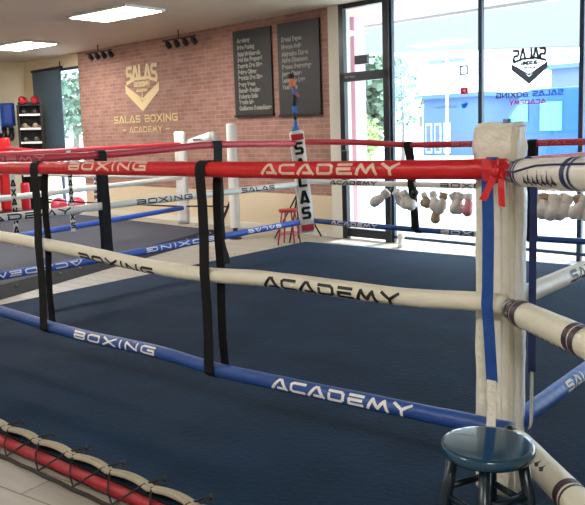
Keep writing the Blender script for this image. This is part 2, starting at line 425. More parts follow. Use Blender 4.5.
# ------------------------------------------------------------------ spacer straps
def strap(name_label, pos, axis, zs, w, m='black', group='black webbing spacer straps on the ropes', offs=(0,0), out=None, gap=0, rr=.04):
    """loop over top rope, strands down either side, crossing between ropes; pos on rope, axis = along-rope unit"""
    root = empty('rope_strap', (pos[0], pos[1], zs[-1]), name_label, 'rope strap', group)
    n = Vector((axis[1], -axis[0], 0))
    if n.dot(Vector((-2.48-pos[0], -1.12-pos[1], 0))) < 0: n = -n
    ax = Vector((axis[0], axis[1], 0)); b = Vector((0,0,zs[-1]))
    def strand(sg, dx):
        P = []
        top = zs[0]
        for a in range(0, 91, 15): # over the rope
            P.append(n*(sg*rr*math.sin(R_(a))) + Vector((0,0,top+rr*math.cos(R_(a)))))
        P.append(n*(sg*rr)+Vector((0,0,top-.02)))
        for i, z in enumerate(zs[1:]):
            zm = (zs[i]+z)/2
            P.append(n*(sg*rr*.8)+ax*(dx*(i+.5)/len(zs))+Vector((0,0,zm+.08)))
            P.append(n*(sg*rr*.8)+ax*(dx*(i+.8)/len(zs))+Vector((0,0,zm-.08)))
            P.append(n*(sg*rr)+ax*(dx*(i+1)/len(zs))+Vector((0,0,z+.01)))
        if sg > 0 or True:
            for a in range(15, 91, 15):
                P.append(n*(sg*rr*math.cos(R_(a)))+ax*dx+Vector((0,0,zs[-1]-rr*math.sin(R_(a)))))
        P = [p-b if p.z > 0 else p for p in [q for q in P]]
        return P
    f = MB().ribbon([p for p in strand(1, offs[0])], w, ax); f.obj('front_webbing', m, root)
    f = MB().ribbon([p+ax*gap for p in strand(-1, offs[1])], w*.85, ax); f.obj('rear_webbing', m, root)
    return root
strap('black spacer strap looped over the foreground ropes between BOXING and ACADEMY', (0,1.465), (0,1), (1.297,.805,.350), .062, offs=(.0,.0), gap=-.03)
strap('leftmost black spacer strap looped over the foreground ropes', (0,2.835), (0,1), (1.293,.845,.362), .075, offs=(.02,.05), gap=.01)
strap('black spacer strap on the far left side, in front of the second ring canvas', (1.67,S), (1,0), (1.30,.85,.38), .085, offs=(.02,.02))
strap('black spacer strap on the far left side, seen beside the tall white post', (3.09,S), (1,0), (1.34,.845,.39), .12, offs=(-.01,-.02), gap=.07)
strap('left black strap joining the ropes in front of the shop windows', (S,3.13), (0,1), (1.275,.86,.385), .075, offs=(-.12,-.10), rr=.036)
strap('right black strap joining the ropes by the windows, just right of the cream pad', (S,1.78), (0,1), (1.275,.86,.375), .085, offs=(.0,.0), rr=.036)
# loose strap end under far strap
t = MB().ribbon([(3.08,S-.05,.36),(3.09,S-.06,.28),(3.13,S-.05,.2),(3.14,S-.06,.11)], .08, (1,0,0)); tag(t.obj('strap_tail','black'), 'loose black strap end hanging below the blue rope by the white post', 'rope strap')

# blue straps at near corner
b = empty('rope_strap', (-.04,.06,.40), 'bright blue strap with cream end hanging over the red rope on the cream pad', 'rope strap', 'blue straps on the near corner pad')
P = [(.036,.05,1.31),(.03,.05,1.335),(0,.05,1.349),(-.03,.05,1.335),(-.039,.05,1.30),(-.030,.05,1.1),(-.034,.05,.9),(-.040,.05,.84),(-.034,.046,.76),(-.02,.04,.56)]
MB().ribbon([Vector(p)-b.location for p in P], .042, (0,1,0)).obj('webbing', 'strap', b)
P = [(-.022,.04,.565),(-.026,.038,.48),(-.037,.036,.40),(-.034,.036,.35)]
MB().ribbon([Vector(p)-b.location for p in P], .034, (0,1,0)).obj('strap_end', 'padcream', b)
b = empty('rope_strap', (.2,-.04,.36), 'dark blue strap with white end hanging down the right edge of the cream pad', 'rope strap', 'blue straps on the near corner pad')
P = [(.125,.0,1.352),(.125,-.03,1.34),(.125,-.045,1.31),(.125,-.045,1.1),(.125,-.045,.84),(.125,-.045,.57)]
MB().ribbon([Vector(p)-b.location for p in P], .035, (1,-.35,0)).obj('webbing', 'strapd', b)
P = [(.125,-.045,.575),(.125,-.045,.45),(.125,-.045,.385),(.12,-.04,.36)]
MB().ribbon([Vector(p)-b.location for p in P], .024, (1,0,0)).obj('strap_end', 'padwhite', b)

# ------------------------------------------------------------------ corner pads
def soft_box(a, b, amp=.006, sc_=9, nx=6, ny_=8, nz=40, seed=0):
    bm = bmesh.new(); bmesh.ops.create_cube(bm, size=1)
    bmesh.ops.scale(bm, vec=(b[0]-a[0], b[1]-a[1], b[2]-a[2]), verts=bm.verts)
    bmesh.ops.translate(bm, vec=((a[0]+b[0])/2,(a[1]+b[1])/2,(a[2]+b[2])/2), verts=bm.verts)
    bmesh.ops.bevel(bm, geom=[e for e in bm.edges], offset=.014, segments=3, affect='EDGES')
    # slice for wrinkles
    for i in range(1, nz):
        z = a[2]+(b[2]-a[2])*i/nz
        bmesh.ops.bisect_plane(bm, geom=bm.verts[:]+bm.edges[:]+bm.faces[:], plane_co=(0,0,z), plane_no=(0,0,1))
    for i in range(1, ny_):
        y = a[1]+(b[1]-a[1])*i/ny_
        bmesh.ops.bisect_plane(bm, geom=bm.verts[:]+bm.edges[:]+bm.faces[:], plane_co=(0,y,0), plane_no=(0,1,0))
    for i in range(1, nx):
        x = a[0]+(b[0]-a[0])*i/nx
        bmesh.ops.bisect_plane(bm, geom=bm.verts[:]+bm.edges[:]+bm.faces[:], plane_co=(x,0,0), plane_no=(1,0,0))
    for v in bm.verts:
        v.co += noise.noise_vector(v.co*sc_+Vector((seed,seed*2,0)))*amp
    m = MB(); bm.verts.ensure_lookup_table(); bm.verts.index_update()
    m.add([v.co.copy() for v in bm.verts], [[v.index for v in f.verts] for f in bm.faces]); bm.free(); return m

cp = empty('corner_pad', (.08,.07,.2), 'tall worn cream corner pad with a white side in the right foreground', 'corner pad', None)
o0 = cp.location
def rel(a): return tuple(a[i]-o0[i] for i in range(3))
soft_box(rel((.045,-.008,.10)), rel((.13,.142,1.34)), .0032, 11).obj('cushion', 'padcream', cp, smooth=True)
soft_box(rel((.052,-.024,.12)), rel((.134,-.002,1.30)), .004, 14, 2, 2, 30, 3).obj('white_side_panel', 'padside', cp, smooth=True)
soft_box(rel((.038,-.018,1.325)), rel((.14,.148,1.465)), .010, 22, 5, 8, 9, 5).obj('top_cap', 'padcream', cp, smooth=True)
MB().tube([rel(p) for p in ((.04,.04,1.27),(.042,.038,1.0),(.044,.036,.6),(.044,.036,.28))], .0035, 6).obj('seam', 'padwhite', cp)

def pad_generic(loc, label, m, rz, lean=0, w=.17, d=.12, h=1.18, z0=.27, group=None, ends=None, txt=None):
    root = empty('corner_pad', (loc[0], loc[1], z0), label, 'corner pad', group, rz)
    root.rotation_euler = (0, lean, rz)
    soft_box((-w/2,-d/2,0), (w/2,d/2,h), .003, 8, 3, 3, 18).obj('cushion', m, root, smooth=True)
    if ends:
        for z in ends: MB().box((-w*.43,-d/2-.009,z-.035),(w*.43,-d/2+.03,z+.035)).obj('red_patch', 'redfar', root, bevel=.006)
    if txt:
        mb = MB()
        for i, c in enumerate(txt[0]):
            zc_ = txt[1]-txt[2]*i
            for q in stroke_text(c, txt[3], txt[4], .2, sub=1, tx=1.15):
                mb.add([(X, -d/2-.007, zc_+Y) for X, Y in q], [(0,1,2,3)])
        mb.obj('lettering', 'ink', root)
    return root
# front of pad is local -Y ; want it to face camera side
pad_generic((4.475,4.465), 'slim white corner pad with vertical black SALAS letters and red ends', 'padwhite', R_(-45), lean=R_(-5), w=.165, d=.11, h=1.18, z0=.28, ends=(1.11,.06), txt=('SALAS',.98,.187,.09,.15))
pad_generic((0.1,4.43), 'red corner pad at the left end of the foreground ropes, outside the photograph', 'red', R_(-135), group=None)
pad_generic((4.43,.1), 'blue corner pad at the right end of the window side, outside the photograph', 'blue', R_(45), group=None)

# red ribbon ties
rb = empty('red_tie', (-.03,.02,1.25), 'bunched red tape tied in a bow at the end of the foreground red rope', 'tape tie')
def T(*p): return [Vector(q)-rb.location for q in p]
MB().ribbon(T((-.04,.05,1.345),(-.055,.045,1.31),(-.05,.04,1.27)), .035, (0,1,.1), .006).obj('wrap', 'red', rb)
MB().ribbon(T((-.042,.02,1.34),(-.06,.015,1.31),(-.055,.01,1.265)), .022, (0,1,-.2), .006).obj('wrap', 'red', rb)
for P in (((-.06,.01,1.30),(-.08,.02,1.26),(-.085,.035,1.225),(-.085,.045,1.21)), ((-.055,-.01,1.3),(-.075,-.018,1.25),(-.075,-.02,1.21),(-.073,-.02,1.19))):
    MB().ribbon(T(*P), .024, (0,1,.2), .005).obj('tape_end', 'red', rb)
MB().ribbon(T((-.05,.03,1.335),(-.075,.01,1.315),(-.07,-.02,1.295),(-.05,-.03,1.31)), .026, (0,.3,1), .005).obj('tape_loop', 'red', rb)
MB().ribbon(T((-.06,-.01,1.30),(-.08,-.03,1.315),(-.065,-.035,1.33),(-.04,-.03,1.325)), .022, (0,.5,1), .005).obj('tape_loop', 'red', rb)
MB().ell(Vector((-.068,.005,1.305))-rb.location, (.016,.022,.022)).obj('knot', 'red', rb, smooth=True)

# ------------------------------------------------------------------ corner covers (turnbuckles) leading to the outside post
def cover(z0, z1, t0, t1, label, bands, m, marks, r=.05):
    D = Vector((-1,-1,0)).normalized()
    a = Vector((0,0,z0))+D*t0; bb = Vector((0,0,z1))+D*t1
    root = empty('turnbuckle_cover', a, label, 'turnbuckle cover', 'padded covers from the cream pad to the outside ring post')
    ax = (bb-a).normalized(); L = (bb-a).length
    n = 24; pts = [ax*(L*i/n) for i in range(n+1)]
    rs = [r*(.86 if i == 0 else 1+.03*noise.noise(Vector((i*.4, z0*5, 0)))) for i in range(n+1)]
    MB().tube(pts, rs, 24).obj('sleeve', m, root, smooth=True)
    for s0, s1, bm_ in bands:
        MB().tube([ax*s0, ax*s1], r*1.035, 24, cap=False).obj('band', bm_, root, smooth=True)
    # hook and ring towards the corner
    MB().tube([-ax*.0, -ax*(t0*.5), -ax*t0], .008, 8).obj('hook', 'steel', root, smooth=True)
    side = ax.cross(Vector((0,0,1))).normalized(); up = side.cross(ax).normalized()
    if side.dot(Vector((-1,.5,0))) < 0: side = -side
    mb = MB(); ring = [-ax*(t0*.55)+side*(.026*math.cos(q))+up*(.03*math.sin(q)) for q in [2*PI*i/16 for i in range(17)]]
    mb.tube(ring, .006, 8, cap=False); mb.obj('steel_ring', 'steel', root, smooth=True)
    if marks:
        mb = MB()
        for (s, w, h, th) in marks:
            pts = []
            tri = [(-w/2, 0), (-w*.15, h*.35), (0, h), (w*.15, h*.35), (w/2, 0), (0, -h*.35)]
            V = []
            for X, Y in tri:
                p = ax*(s+X); A = th + Y/r
                V.append(p+(side*math.cos(A)+up*math.sin(A))*r*1.035)
            mb.add(V, [(0,1,5),(1,2,3),(1,3,5),(3,4,5)])
        mb.obj('black_marks', 'ink', root)
    return root, ax, side, up
mk = [(.13+.034*i, .036, .042 if i % 2 else .026, R_(-38)) for i in range(7)]
root, ax, side, up = cover(1.305, 1.34, .13, .95, 'topmost white padded cover with navy bands and black marks, right of the cream pad', [(.02,.035,'navy'),(.045,.055,'navy'),(.385,.415,'navy'),(.43,.445,'navy')], 'white', mk, .045)
mb = MB()
mb.tube([ax*s + (side*math.cos(R_(a))+up*math.sin(R_(a)))*.0472 for s, a in ((.0,8),(.06,4),(.12,14),(.22,30),(.32,34),(.5,36),(.7,36))], .0035, 6); mb.obj('seam', 'navy', root)
cover(.838, .89, .11, .95, 'middle cream padded cover with dark maroon bands, sloping to the right edge', [(.02,.035,'band'),(.042,.085,'band'),(.43,.46,'band'),(.468,.50,'band')], 'cream', [(.16+.04*i, .03, .02, R_(-52)) for i in range(7)], .044)
cover(.385, .395, .10, .95, 'lowest cream padded cover with a dark band, right of the blue stool', [(.40,.43,'band'),(.44,.45,'band')], 'cream', [(.12+.035*i, .03, .022, R_(40)) for i in range(6)], .046)
MB_ = MB().tube([(-.02,-.02,.40),(-.05,-.04,.415),(-.06,-.06,.38),(-.04,-.05,.35),(-.01,-.02,.36)], .012, 8)
tag(MB_.obj('knotted_cord', 'blackp', smooth=True), 'small black cord knotted round the corner where the blue ropes meet', 'cord')
# outside post (just out of the photograph, holds the covers)
op = empty('ring_post', (-.78,-.78,0), 'dark steel ring post outside the near corner holding the three padded covers', 'ring post')
MB().lathe([(.16,0),(.16,.02),(.045,.03),(.045,1.5),(.03,1.52)], n=20).obj('post', 'blackp', op)

# ------------------------------------------------------------------ stools
def stool(loc, rz, seat_r, h, label, ms, ml, ft, lr=.017, foot=.16):
    root = empty('round_stool', loc, label, 'stool', None, rz)
    MB().lathe([(seat_r*.93,h-.036),(seat_r,h-.028),(seat_r*1.005,h-.008),(seat_r*.985,h-.001),(seat_r*.9,h)], n=48).obj('seat', ms, root, smooth=True, bevel=0)
    tops = []; feet = []
    for k in range(4):
        a = PI/4+k*PI/2
        t = Vector((seat_r*.72*math.cos(a), seat_r*.72*math.sin(a), h-.032)); f = Vector((foot*math.cos(a), foot*math.sin(a), 0))
        MB().tube([t, t.lerp(f,.5), f], [lr*.9, lr, lr*.85], 12).obj('leg', ml, root, smooth=True); tops.append(t); feet.append(f)
    for lv in ft:
        for k in range(4):
            hh = lv + (.03 if k % 2 else 0); q = 1-hh/h
            a = tops[k].lerp(feet[k], q); b_ = tops[(k+1)%4].lerp(feet[(k+1)%4], q)
            MB().tube([a, b_], lr*.55, 8).obj('rung', ml, root, smooth=True)
    return root
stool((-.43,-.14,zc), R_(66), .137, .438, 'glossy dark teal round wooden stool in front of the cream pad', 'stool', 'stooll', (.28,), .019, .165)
stool((5.06,5.25,0), R_(20), .125, .46, 'small red metal stool beside the white SALAS pad', 'stoolr', 'stoolr', (.13,.27), .011, .16)

# ------------------------------------------------------------------ thin stand behind the far pad
st = empty('ornament_stand', (5.45,5.41,0), 'thin black tripod stand behind the SALAS pad topped by an orange, violet and blue ornament', 'stand')
def S3(z, dx=0): return (dx*.64, -dx*.77, z)
MB().tube([S3(0.02,.0),S3(1.45)], .016, 10).obj('pole', 'blackp', st, smooth=True)
for a in (-20, 105, 200):
    ca, sa = math.cos(R_(a)), math.sin(R_(a)); MB().tube([(0,0,.62),(ca*.36,sa*.36,.01)], .012, 8).obj('leg', 'blackp', st, smooth=True)
MB().lathe([(.02,1.44),(.045,1.455),(.045,1.50),(.025,1.52),(.02,1.6)], n=14).obj('blue_collar', 'plast', st, smooth=True)
MB().tube([S3(1.6),S3(1.7)], .02, 10).obj('shaft', 'blackp', st, smooth=True)
MB().tube([S3(1.68),S3(1.78,-.005)], [.034,.034], 12).obj('blue_band', 'plast', st, smooth=True)
MB().tube([S3(1.78,-.005),S3(1.86,.0),S3(1.93,-.005)], [.03,.036,.022], 12).obj('black_sleeve', 'blackp', st, smooth=True)
MB().tube([S3(1.90,.02),S3(1.97,.0),S3(2.03,-.02)], [.02,.034,.026], 12).obj('violet_sleeve', 'violet', st, smooth=True)
MB().ell(S3(2.08,-.02), (.045,.045,.065)).obj('orange_bulb', 'orange', st, smooth=True)
MB().tube([S3(2.0,.0),S3(1.93,.045),S3(1.90,.05)], .014, 8).obj('orange_arm', 'orange', st, smooth=True)
MB().ell(S3(2.17,-.045), (.05,.05,.035)).obj('black_cap', 'blackp', st, smooth=True)

# ------------------------------------------------------------------ gloves
def glove(name, label, mats, loc, rz, tilt=(0,0), s=1.0, cat='boxing glove', group=None, hang=True):
    """cuff up at origin, fist down"""
    root = empty(name, loc, label, cat, group, rz); root.scale = (s,s,s); root.rotation_euler = (tilt[0], tilt[1], rz)
    mb = MB()
    prof = [(.030,-.03),(.034,-.06),(.046,-.09),(.054,-.125),(.052,-.155),(.036,-.178),(.012,-.188)]
    V = []; F = []; n = 16
    for r_, z in prof:
        for k in range(n):
            a = 2*PI*k/n; V.append((r_*1.05*math.cos(a), r_*.82*math.sin(a)+(.012 if z < -.1 else 0), z))
    for i in range(len(prof)-1):
        for k in range(n): F.append((i*n+k, i*n+(k+1)%n, (i+1)*n+(k+1)%n, (i+1)*n+k))
    F.append(tuple(range(n))); F.append(tuple((len(prof)-1)*n+k for k in range(n)))
    mb.add(V, F); mb.obj('fist', M[mats[0]], root, smooth=True)
    MB().tube([(.035,-.005,-.07),(.058,-.008,-.10),(.060,-.006,-.13),(.05,0,-.148)], [.016,.021,.019,.010], 10).obj('thumb', M[mats[0]], root, smooth=True)
    MB().lathe([(.031,-.055),(.036,-.045),(.035,-.002),(.030,0)], n=16).obj('cuff', M[mats[1]], root, smooth=True)
    if hang: MB().tube([(0,0,-.01),(.004,.0,.03),(0,0,.055)], .0025, 5).obj('lace', M['cord'], root)
    return root
gp = 'gloves hung along the white rope by the windows'
gl = [ # (y, z, rz, tilt, mats, scale, label)
 (3.36,.79,.4,(.5,.0),('glove','glove'),1.0,'leftmost white glove hanging under the white rope by the windows'),
 (3.27,.79,1.6,(-.4,.3),('glove','glove'),1.0,'second white glove from the left on the white rope by the windows'),
 (3.18,.79,2.6,(.3,.2),('glove','glove'),.95,'white glove just left of the left window strap'),
 (3.02,.79,.8,(.1,-.5),('gloveb','gloveb'),.8,'black glove hanging just right of the left window strap'),
 (2.93,.78,2.2,(.2,.2),('glovet','glove'),.7,'small tan glove between the black one and the low hanging white one'),
 (2.82,.79,.9,(.0,.3),('glove','glove'),.85,'white glove hanging directly above the lowest glove by the windows'),
 (2.69,.79,.2,(.1,.1),('glove','glovet'),.95,'white glove with tan cuff, right of the low hanging pair'),
 (2.60,.79,1.2,(-.2,.2),('glove','glove'),.95,'white glove in the middle between low pair and cream pad'),
 (2.50,.79,.3,(.2,-.1),('glove','glove'),.95,'white glove second left of the cream pad by the windows'),
 (2.42,.79,.6,(.0,.1),('glovep','glove'),.95,'pink glove half hidden at the left edge of the cream pad'),
]
for i, k in enumerate([1.90,1.72,1.64,1.56,1.48,1.41,1.34,1.26,1.19]):
    gl.append((k, .80, [.3,1.2,2.2,.6,1.8,.9,2.6,.2,1.4][i], ([.2,-.2,.3,.1,-.3,.2,-.1,.3,.1][i], [.2,.1,-.2,.3,.1,-.2,.2,.1,-.1][i]), ('glove','glovet' if i in (2,6) else 'glove'), [.9,1,.95,1.05,.95,1.05,.95,1,1][i],
      ['white glove nearest the right edge of the cream pad by the windows','first white glove right of the right window strap','second white glove right of the right window strap','third white glove right of the right window strap','fourth white glove right of the right window strap','fifth white glove right of the right window strap','sixth white glove right of the right window strap','next to last white glove before the right photo edge','last white glove at the right photo edge'][i]))
for (y, z, rz, ti, ms, s_, lb) in gl:
    glove('boxing_glove', lb, ms, (S-.05, y, z-.0), rz, (ti[0]*1.6, ti[1]*1.6), s_*1.3, group=gp)
glove('boxing_glove', 'white and tan glove dangling lowest of all under the white rope by the windows', ('glovet','glove'), (S-.05,2.79,.655), 1.2, (0,.1), 1.0, group=gp)
glove('boxing_glove', 'crumpled white glove lying on the floor by the window sill', ('glove','glove'), (5.52,3.86,.0), .5, (PI,.0), 1.0, hang=False)

# ------------------------------------------------------------------ room
A = .0921 # wall angle (tan .092)
AN = math.atan(.092)
WX = 5.4237
def W_(o):  # place in wall frame: local y = along wall, x = outward
    o.location = (WX,0,0); o.rotation_euler.z = -AN; return o
def struct(name, mb, m, wall=False, **k):
    o = mb.obj(name, m, **k); o['kind'] = 'structure'
    if wall: W_(o)
    return o
CH = 3.0625
struct('floor', MB().box((-7.2,-5.2,-.1),(WX+1.6,14.2,0)), 'floor')
# ceiling with light openings simply fixtures fixed beneath
struct('ceiling', MB().box((-7.2,-5.2,CH),(WX+1.6,14.2,CH+.12)), 'ceil')
TH = .2
struct('wall_front', MB().box((0,5.17,0),(TH,11.67,CH)), 'brick', True)
struct('wall_front_header', MB().box((0,11.67,2.82),(TH,13.9,CH)), 'creamwall', True)
struct('wall_front_corner', MB().box((0,13.45,0),(TH,14.1,2.82)), 'creamwall', True)
struct('trim_1', MB().box((-.03,4.985,0),(TH,5.17,CH)), 'colwall', True)
struct('wall_left', MB().box((-7.2,13.85,0),(6.72,14.05,CH)), 'creamwall')
struct('wall_back', MB().box((-7.2,-5.2,0),(-7.0,13.85,CH)), 'creamwall')
struct('wall_right', MB().box((-7.0,-5.2,0),(WX-.4,-5.0,CH)), 'creamwall')
struct('wall_front_end', MB().box((0,-5.2,0),(TH,-3.0,CH)), 'creamwall', True)
struct('baseboard_front', MB().box((-.02,5.17,0),(0,11.67,.09)), 'colwall', True)

def window(n, s0, s1, zt=CH, bar=.10, mfr='mull', bz=.055):
    o = struct('window_%d'%n, MB().box((.03,s0,bz),(.045,s1,zt)), 'glass', True)
    f = MB(); t=.024
    f.box((0.01,s0,bz),(.06,s1,bz+.035)); f.box((0.01,s0,zt-.05),(.06,s1,zt)); f.box((0.01,s0,0),(.06,s0+t,zt)); f.box((0.01,s1-t,0),(.06,s1,zt))
    fo = f.obj('window_frame', mfr, o); 
    return o
window(1, -3.0, -.55); window(2, -.55, .6); window(3, .6, 1.725); window(4, 1.725, 2.905)
window(5, 2.905, 4.17)
# trim below glass
# left window
o = window(6, 11.67, 12.6, 2.82, bz=.1); o = window(7, 12.6, 13.45, 2.82, bz=.1)
# door
d = struct('door_1', MB().box((.03,4.26,.03),(.034,4.92,2.08)), 'glass', True)
f = MB(); f.box((-.03,4.905,0),(.035,4.985,CH)); f.box((-.03,4.17,0),(.05,4.26,CH)); f.box((-.03,4.17,2.07),(.05,4.985,2.185)); f.box((-.02,4.26,.03),(.05,4.9,.14)); f.box((-.02,4.26,CH-.06),(.05,4.9,CH))
f.obj('door_frame','frame', d)
MB().box((.03,4.26,2.185),(.04,4.9,CH-.06)).obj('transom_glass','glass',d)
hb = MB().box((-.09,4.84,.98),(-.03,4.93,1.18)); hb.obj('lock_case','blackp',d, bevel=.01)
MB().tube([(-.07,4.3,1.02),(-.07,4.88,1.02)], .012, 8).obj('push_bar','blackp',d)
V, F = text_mesh('EXIT ONLY', .035, .001); MB().add([(-.033, 4.80-x, 2.127+y) for x, y, z in V], F).obj('lettering','exitw',d)
# exit box
ex = MB().box((-.06,-.10,-.055),(.0,.10,.055)).obj('sign_box','blackp', bevel=.008); ex.location = (WX+math.sin(AN)*4.59-.012, math.cos(AN)*4.59, 2.33); ex.rotation_euler.z = -AN
tag(ex, 'small black box on the glass above the door', 'sign')
ex.name='black_sign'

# blind
bl = empty('roller_blind', (0,0,0), 'tall slate grey roller blind hanging over the narrow window left of the brick', 'blind'); W_(bl)
MB().box((-.07,12.25,1.15),(-.055,13.42,2.80)).obj('blind_sheet','blind',bl)
MB().tube([(-.065,12.2,2.83),(-.065,13.44,2.83)], .028, 12).obj('roller','blackp',bl)
MB().tube([(-.07,12.245,2.95),(-.07,12.245,2.6)], .012, 8).obj('bracket','blackp',bl)
MB().box((-.08,12.25,1.12),(-.045,13.42,1.155)).obj('bottom_rail','blind',bl)

# plaques
def plaque(s0, s1, z0, z1, names, label, xl):
    r0 = empty('name_board', (0,0,0), label, 'wall board', 'charcoal name boards on the brick'); W_(r0)
    MB().box((-.035,s0,z0),(-.003,s1,z1)).obj('board','plaque',r0, bevel=.004)
    mb = MB()
    for (t_, z) in names:
        V, F = text_mesh(t_, .088, .005, 'LEFT'); mb.add([(-.038-.0, s1-xl-x*.86, z+y) for x, y, z_ in V], F)
    mb.obj('names','plaquet',r0)
    MB().box((-.05,s0-.01,z0-.03),(-.003,s1+.01,z0)).obj('bottom_rail','blackp',r0)
    return r0
pz = 1.70
n1 = ['Fidel Maldonado','Said the Proposal','Romain Dan Silva','Fabian Oliver','Patricio Dan Silva','Raury Vases','Estrella Sandina','Roberto Solis','Yamile Isla','Guillermo Rosenbluma']
zz1 = [1.80+.1*(9-i) for i in range(10)]
zs = [2.60,2.52,2.43,2.34,2.255,2.16,2.07,1.985,1.90,1.81]
names1 = list(zip(n1, zs)) + [('Salas Boxing', 2.70), ('Academy', 2.80)]
plaque(6.27, 7.09, 1.71, 2.95, names1, 'left charcoal board with ten silver names on the brick wall', .10)
n2 = ['Alejandro Duran','Aidan Dinsmore','Ramon Santarriaga','Jorge Ozuna','Leonardo Lara','Yoel Rios']
z2 = [2.52,2.435,2.345,2.25,2.16,2.065]
plaque(5.33, 6.13, 1.69, 2.95, list(zip(n2, z2))+[('Marcos Avila',2.62),('Daniel Reyes',2.72)], 'right charcoal board with fewer silver names, nearest the door', .08)

# ---- emblem (wall: gold raised; window: reversed grey)
def emblem_quads():
    """units: emblem width 1 (x -.5..5), height 1.24 (top z=.62)"""
    out = []
    def arch(X, Y, W, H):
        u = X/(W/2); top = .5*H; h = 1.0+.28*u*u
        return X, (Y-top)*h + top + .0 - .06*u*u*0
    q = stroke_text('SALAS', .90, .40, .19, arch=arch, gap=.12, tx=.85)
    out += [[(x, y+.40) for x, y in a] for a in q]
    q = stroke_text('BOXING', .46, .13, .26, gap=.12); out += [[(x, y+.10) for x, y in a] for a in q]
    q = stroke_text('ACADEMY', .34, .07, .26, gap=.12); out += [[(x, y-.06) for x, y in a] for a in q]
    return out
def emblem_wings():
    P = []
    # left wing and right wing outer V
    for s_ in (-1, 1):
        P.append([(s_*.5,.12),(s_*.5,-.10),(0,-.62),(0,-.36)])
        P.append([(s_*.38,.02),(s_*.38,-.03),(0,-.34),(0,-.28)])
    P.append([(-.012,-.1),(.012,-.1),(.012,-.3),(-.012,-.3)])
    return P
def put_emblem(parent, sc_, cs, cz, xo, m, mirror=1, th=.006):
    mb = MB()
    allq = emblem_quads()+emblem_wings()
    for q in allq:
        V = [(xo, cs-mirror*x*w_, cz+y*h_) for x, y in q for w_, h_ in (sc_,)]
        mb.add(V+[(xo+th, v[1], v[2]) for v in V], [(0,1,2,3),(4,5,6,7),(0,1,5,4),(1,2,6,5),(2,3,7,6),(3,0,4,7)])
    return mb.obj('emblem', m, parent)
def put_text(parent, txt, W, H, cs, cz, xo, m, mirror=1, name='lettering', t=.2, th=.004, gap=.14):
    mb = MB()
    for q in stroke_text(txt, W, H, t, gap=gap, sub=1):
        V = [(xo, cs-mirror*x, cz+y) for x, y in q]
        mb.add(V+[(xo+th, v[1], v[2]) for v in V], [(0,1,2,3),(4,5,6,7),(0,1,5,4),(1,2,6,5),(2,3,7,6),(3,0,4,7)])
    return mb.obj(name, m, parent)
lg = empty('wall_sign', (0,0,0), 'gold SALAS BOXING ACADEMY emblem and lettering on the brick wall', 'wall sign'); W_(lg)
put_emblem(lg, (1.02,.66), 9.56, 2.275, -.012, 'gold')
put_text(lg, 'SALAS BOXING', 1.93, .135, 9.54, 1.745, -.012, 'gold')
put_text(lg, '- ACADEMY -', 1.42, .11, 9.52, 1.558, -.012, 'gold')
wl = empty('window_decal', (0,0,0), 'reversed grey emblem with blue and crimson lettering on the window glass', 'window decal'); W_(wl)
put_emblem(wl, (.42,.315), 2.31, 2.075, .024, 'gr', -1, .003)
put_text(wl, 'SALAS BOXING', .79, .06, 2.315, 1.775, .024, 'grb', -1, th=.003)
put_text(wl, 'ACADEMY', .43, .05, 2.33, 1.69, .024, 'pinkd', -1, th=.003)
# small stickers
def sticker(kind, s, z, m, label):
    r0 = empty('window_sticker', (0,0,0), label, 'sticker', 'small square stickers on the window glass'); W_(r0)
    if kind == 'cam':
        mb = MB(); h=.055
        for a, b_ in (((-h,-h),(h,-h+.018)),((-h,h-.018),(h,h)),((-h,-h),(-h+.018,h)),((h-.018,-h),(h,h))): mb.box((.022,s+a[0],z+a[1]),(.027,s+b_[0],z+b_[1]))
        ring=[(.0245,s+.022*math.cos(q),z+.022*math.sin(q)) for q in [2*PI*i/16 for i in range(17)]]; mb.tube(ring,.005,6,cap=False); mb.ell((.0245,s+.028,z+.03),(.003,.006,.006),8,6); mb.obj('outline',m,r0)
    elif kind == 'play':
        MB().box((.022,s-.05,z-.037),(.027,s+.05,z+.037)).obj('rounded_panel',m,r0,bevel=.002)
        MB().add([(.020,s-.018,z+.02),(.020,s-.018,z-.02),(.020,s+.02,z)],[(0,1,2)]).obj('triangle','whitepaint',r0)
    else:
        mb = MB(); mb.ell((.025,s,z-.0),(.003,.036,.028),14,8); mb.ell((.025,s-.03,z+.02),(.003,.018,.018),12,8)
        mb.add([(.025,s+.0,z+.01),(.025,s+.05,z+.035),(.025,s+.045,z-.01)],[(0,1,2)]); mb.add([(.025,s-.01,z-.02),(.025,s+.045,z-.042),(.025,s+.02,z-.005)],[(0,1,2)]); mb.obj('bird_shape',m,r0)
sticker('cam', 3.125, 2.09, 'gr', 'grey outlined camera sticker, topmost of the three on the window')
sticker('play', 3.12, 1.855, 'you', 'red sticker with a white triangle, middle of the three on the window')
sticker('bird', 3.12, 1.685, 'tw', 'bright blue bird sticker, lowest of the three on the window')
wd = empty('window_decal', (0,0,0), 'two faint reversed grey lines of small lettering left of the stickers', 'window decal'); W_(wd)
put_text(wd, 'YOGA LIESS', .62, .04, 3.50, 1.86, .024, 'gr', -1, th=.003, t=.14)
put_text(wd, 'BOXING', .30, .03, 3.37, 1.68, .024, 'gr', -1, th=.003, t=.14)

# ceiling lights
cl = empty('ceiling_light', (4.95,11.0,CH), 'long bright fluorescent ceiling panel near the left corner', 'ceiling light', 'fluorescent ceiling panels')
MB().box((-.32,-.62,-.035),(.32,.62,-.002)).obj('frame','whitepaint',cl)
MB().box((-.28,-.58,-.042),(.28,.58,-.034)).obj('diffuser','light',cl)
for x, y in ((1.2,11.0),(4.0,7.2),(1.2,7.2),(-2.4,7.2),(-3.2,2.2),(-3.2,-2.0)):
    dup(cl, (x,y,CH), None, 'fluorescent ceiling panel closest to the track lights, above the second ring' if x == 4.0 else 'fluorescent ceiling panel outside the photograph, over the gym floor')

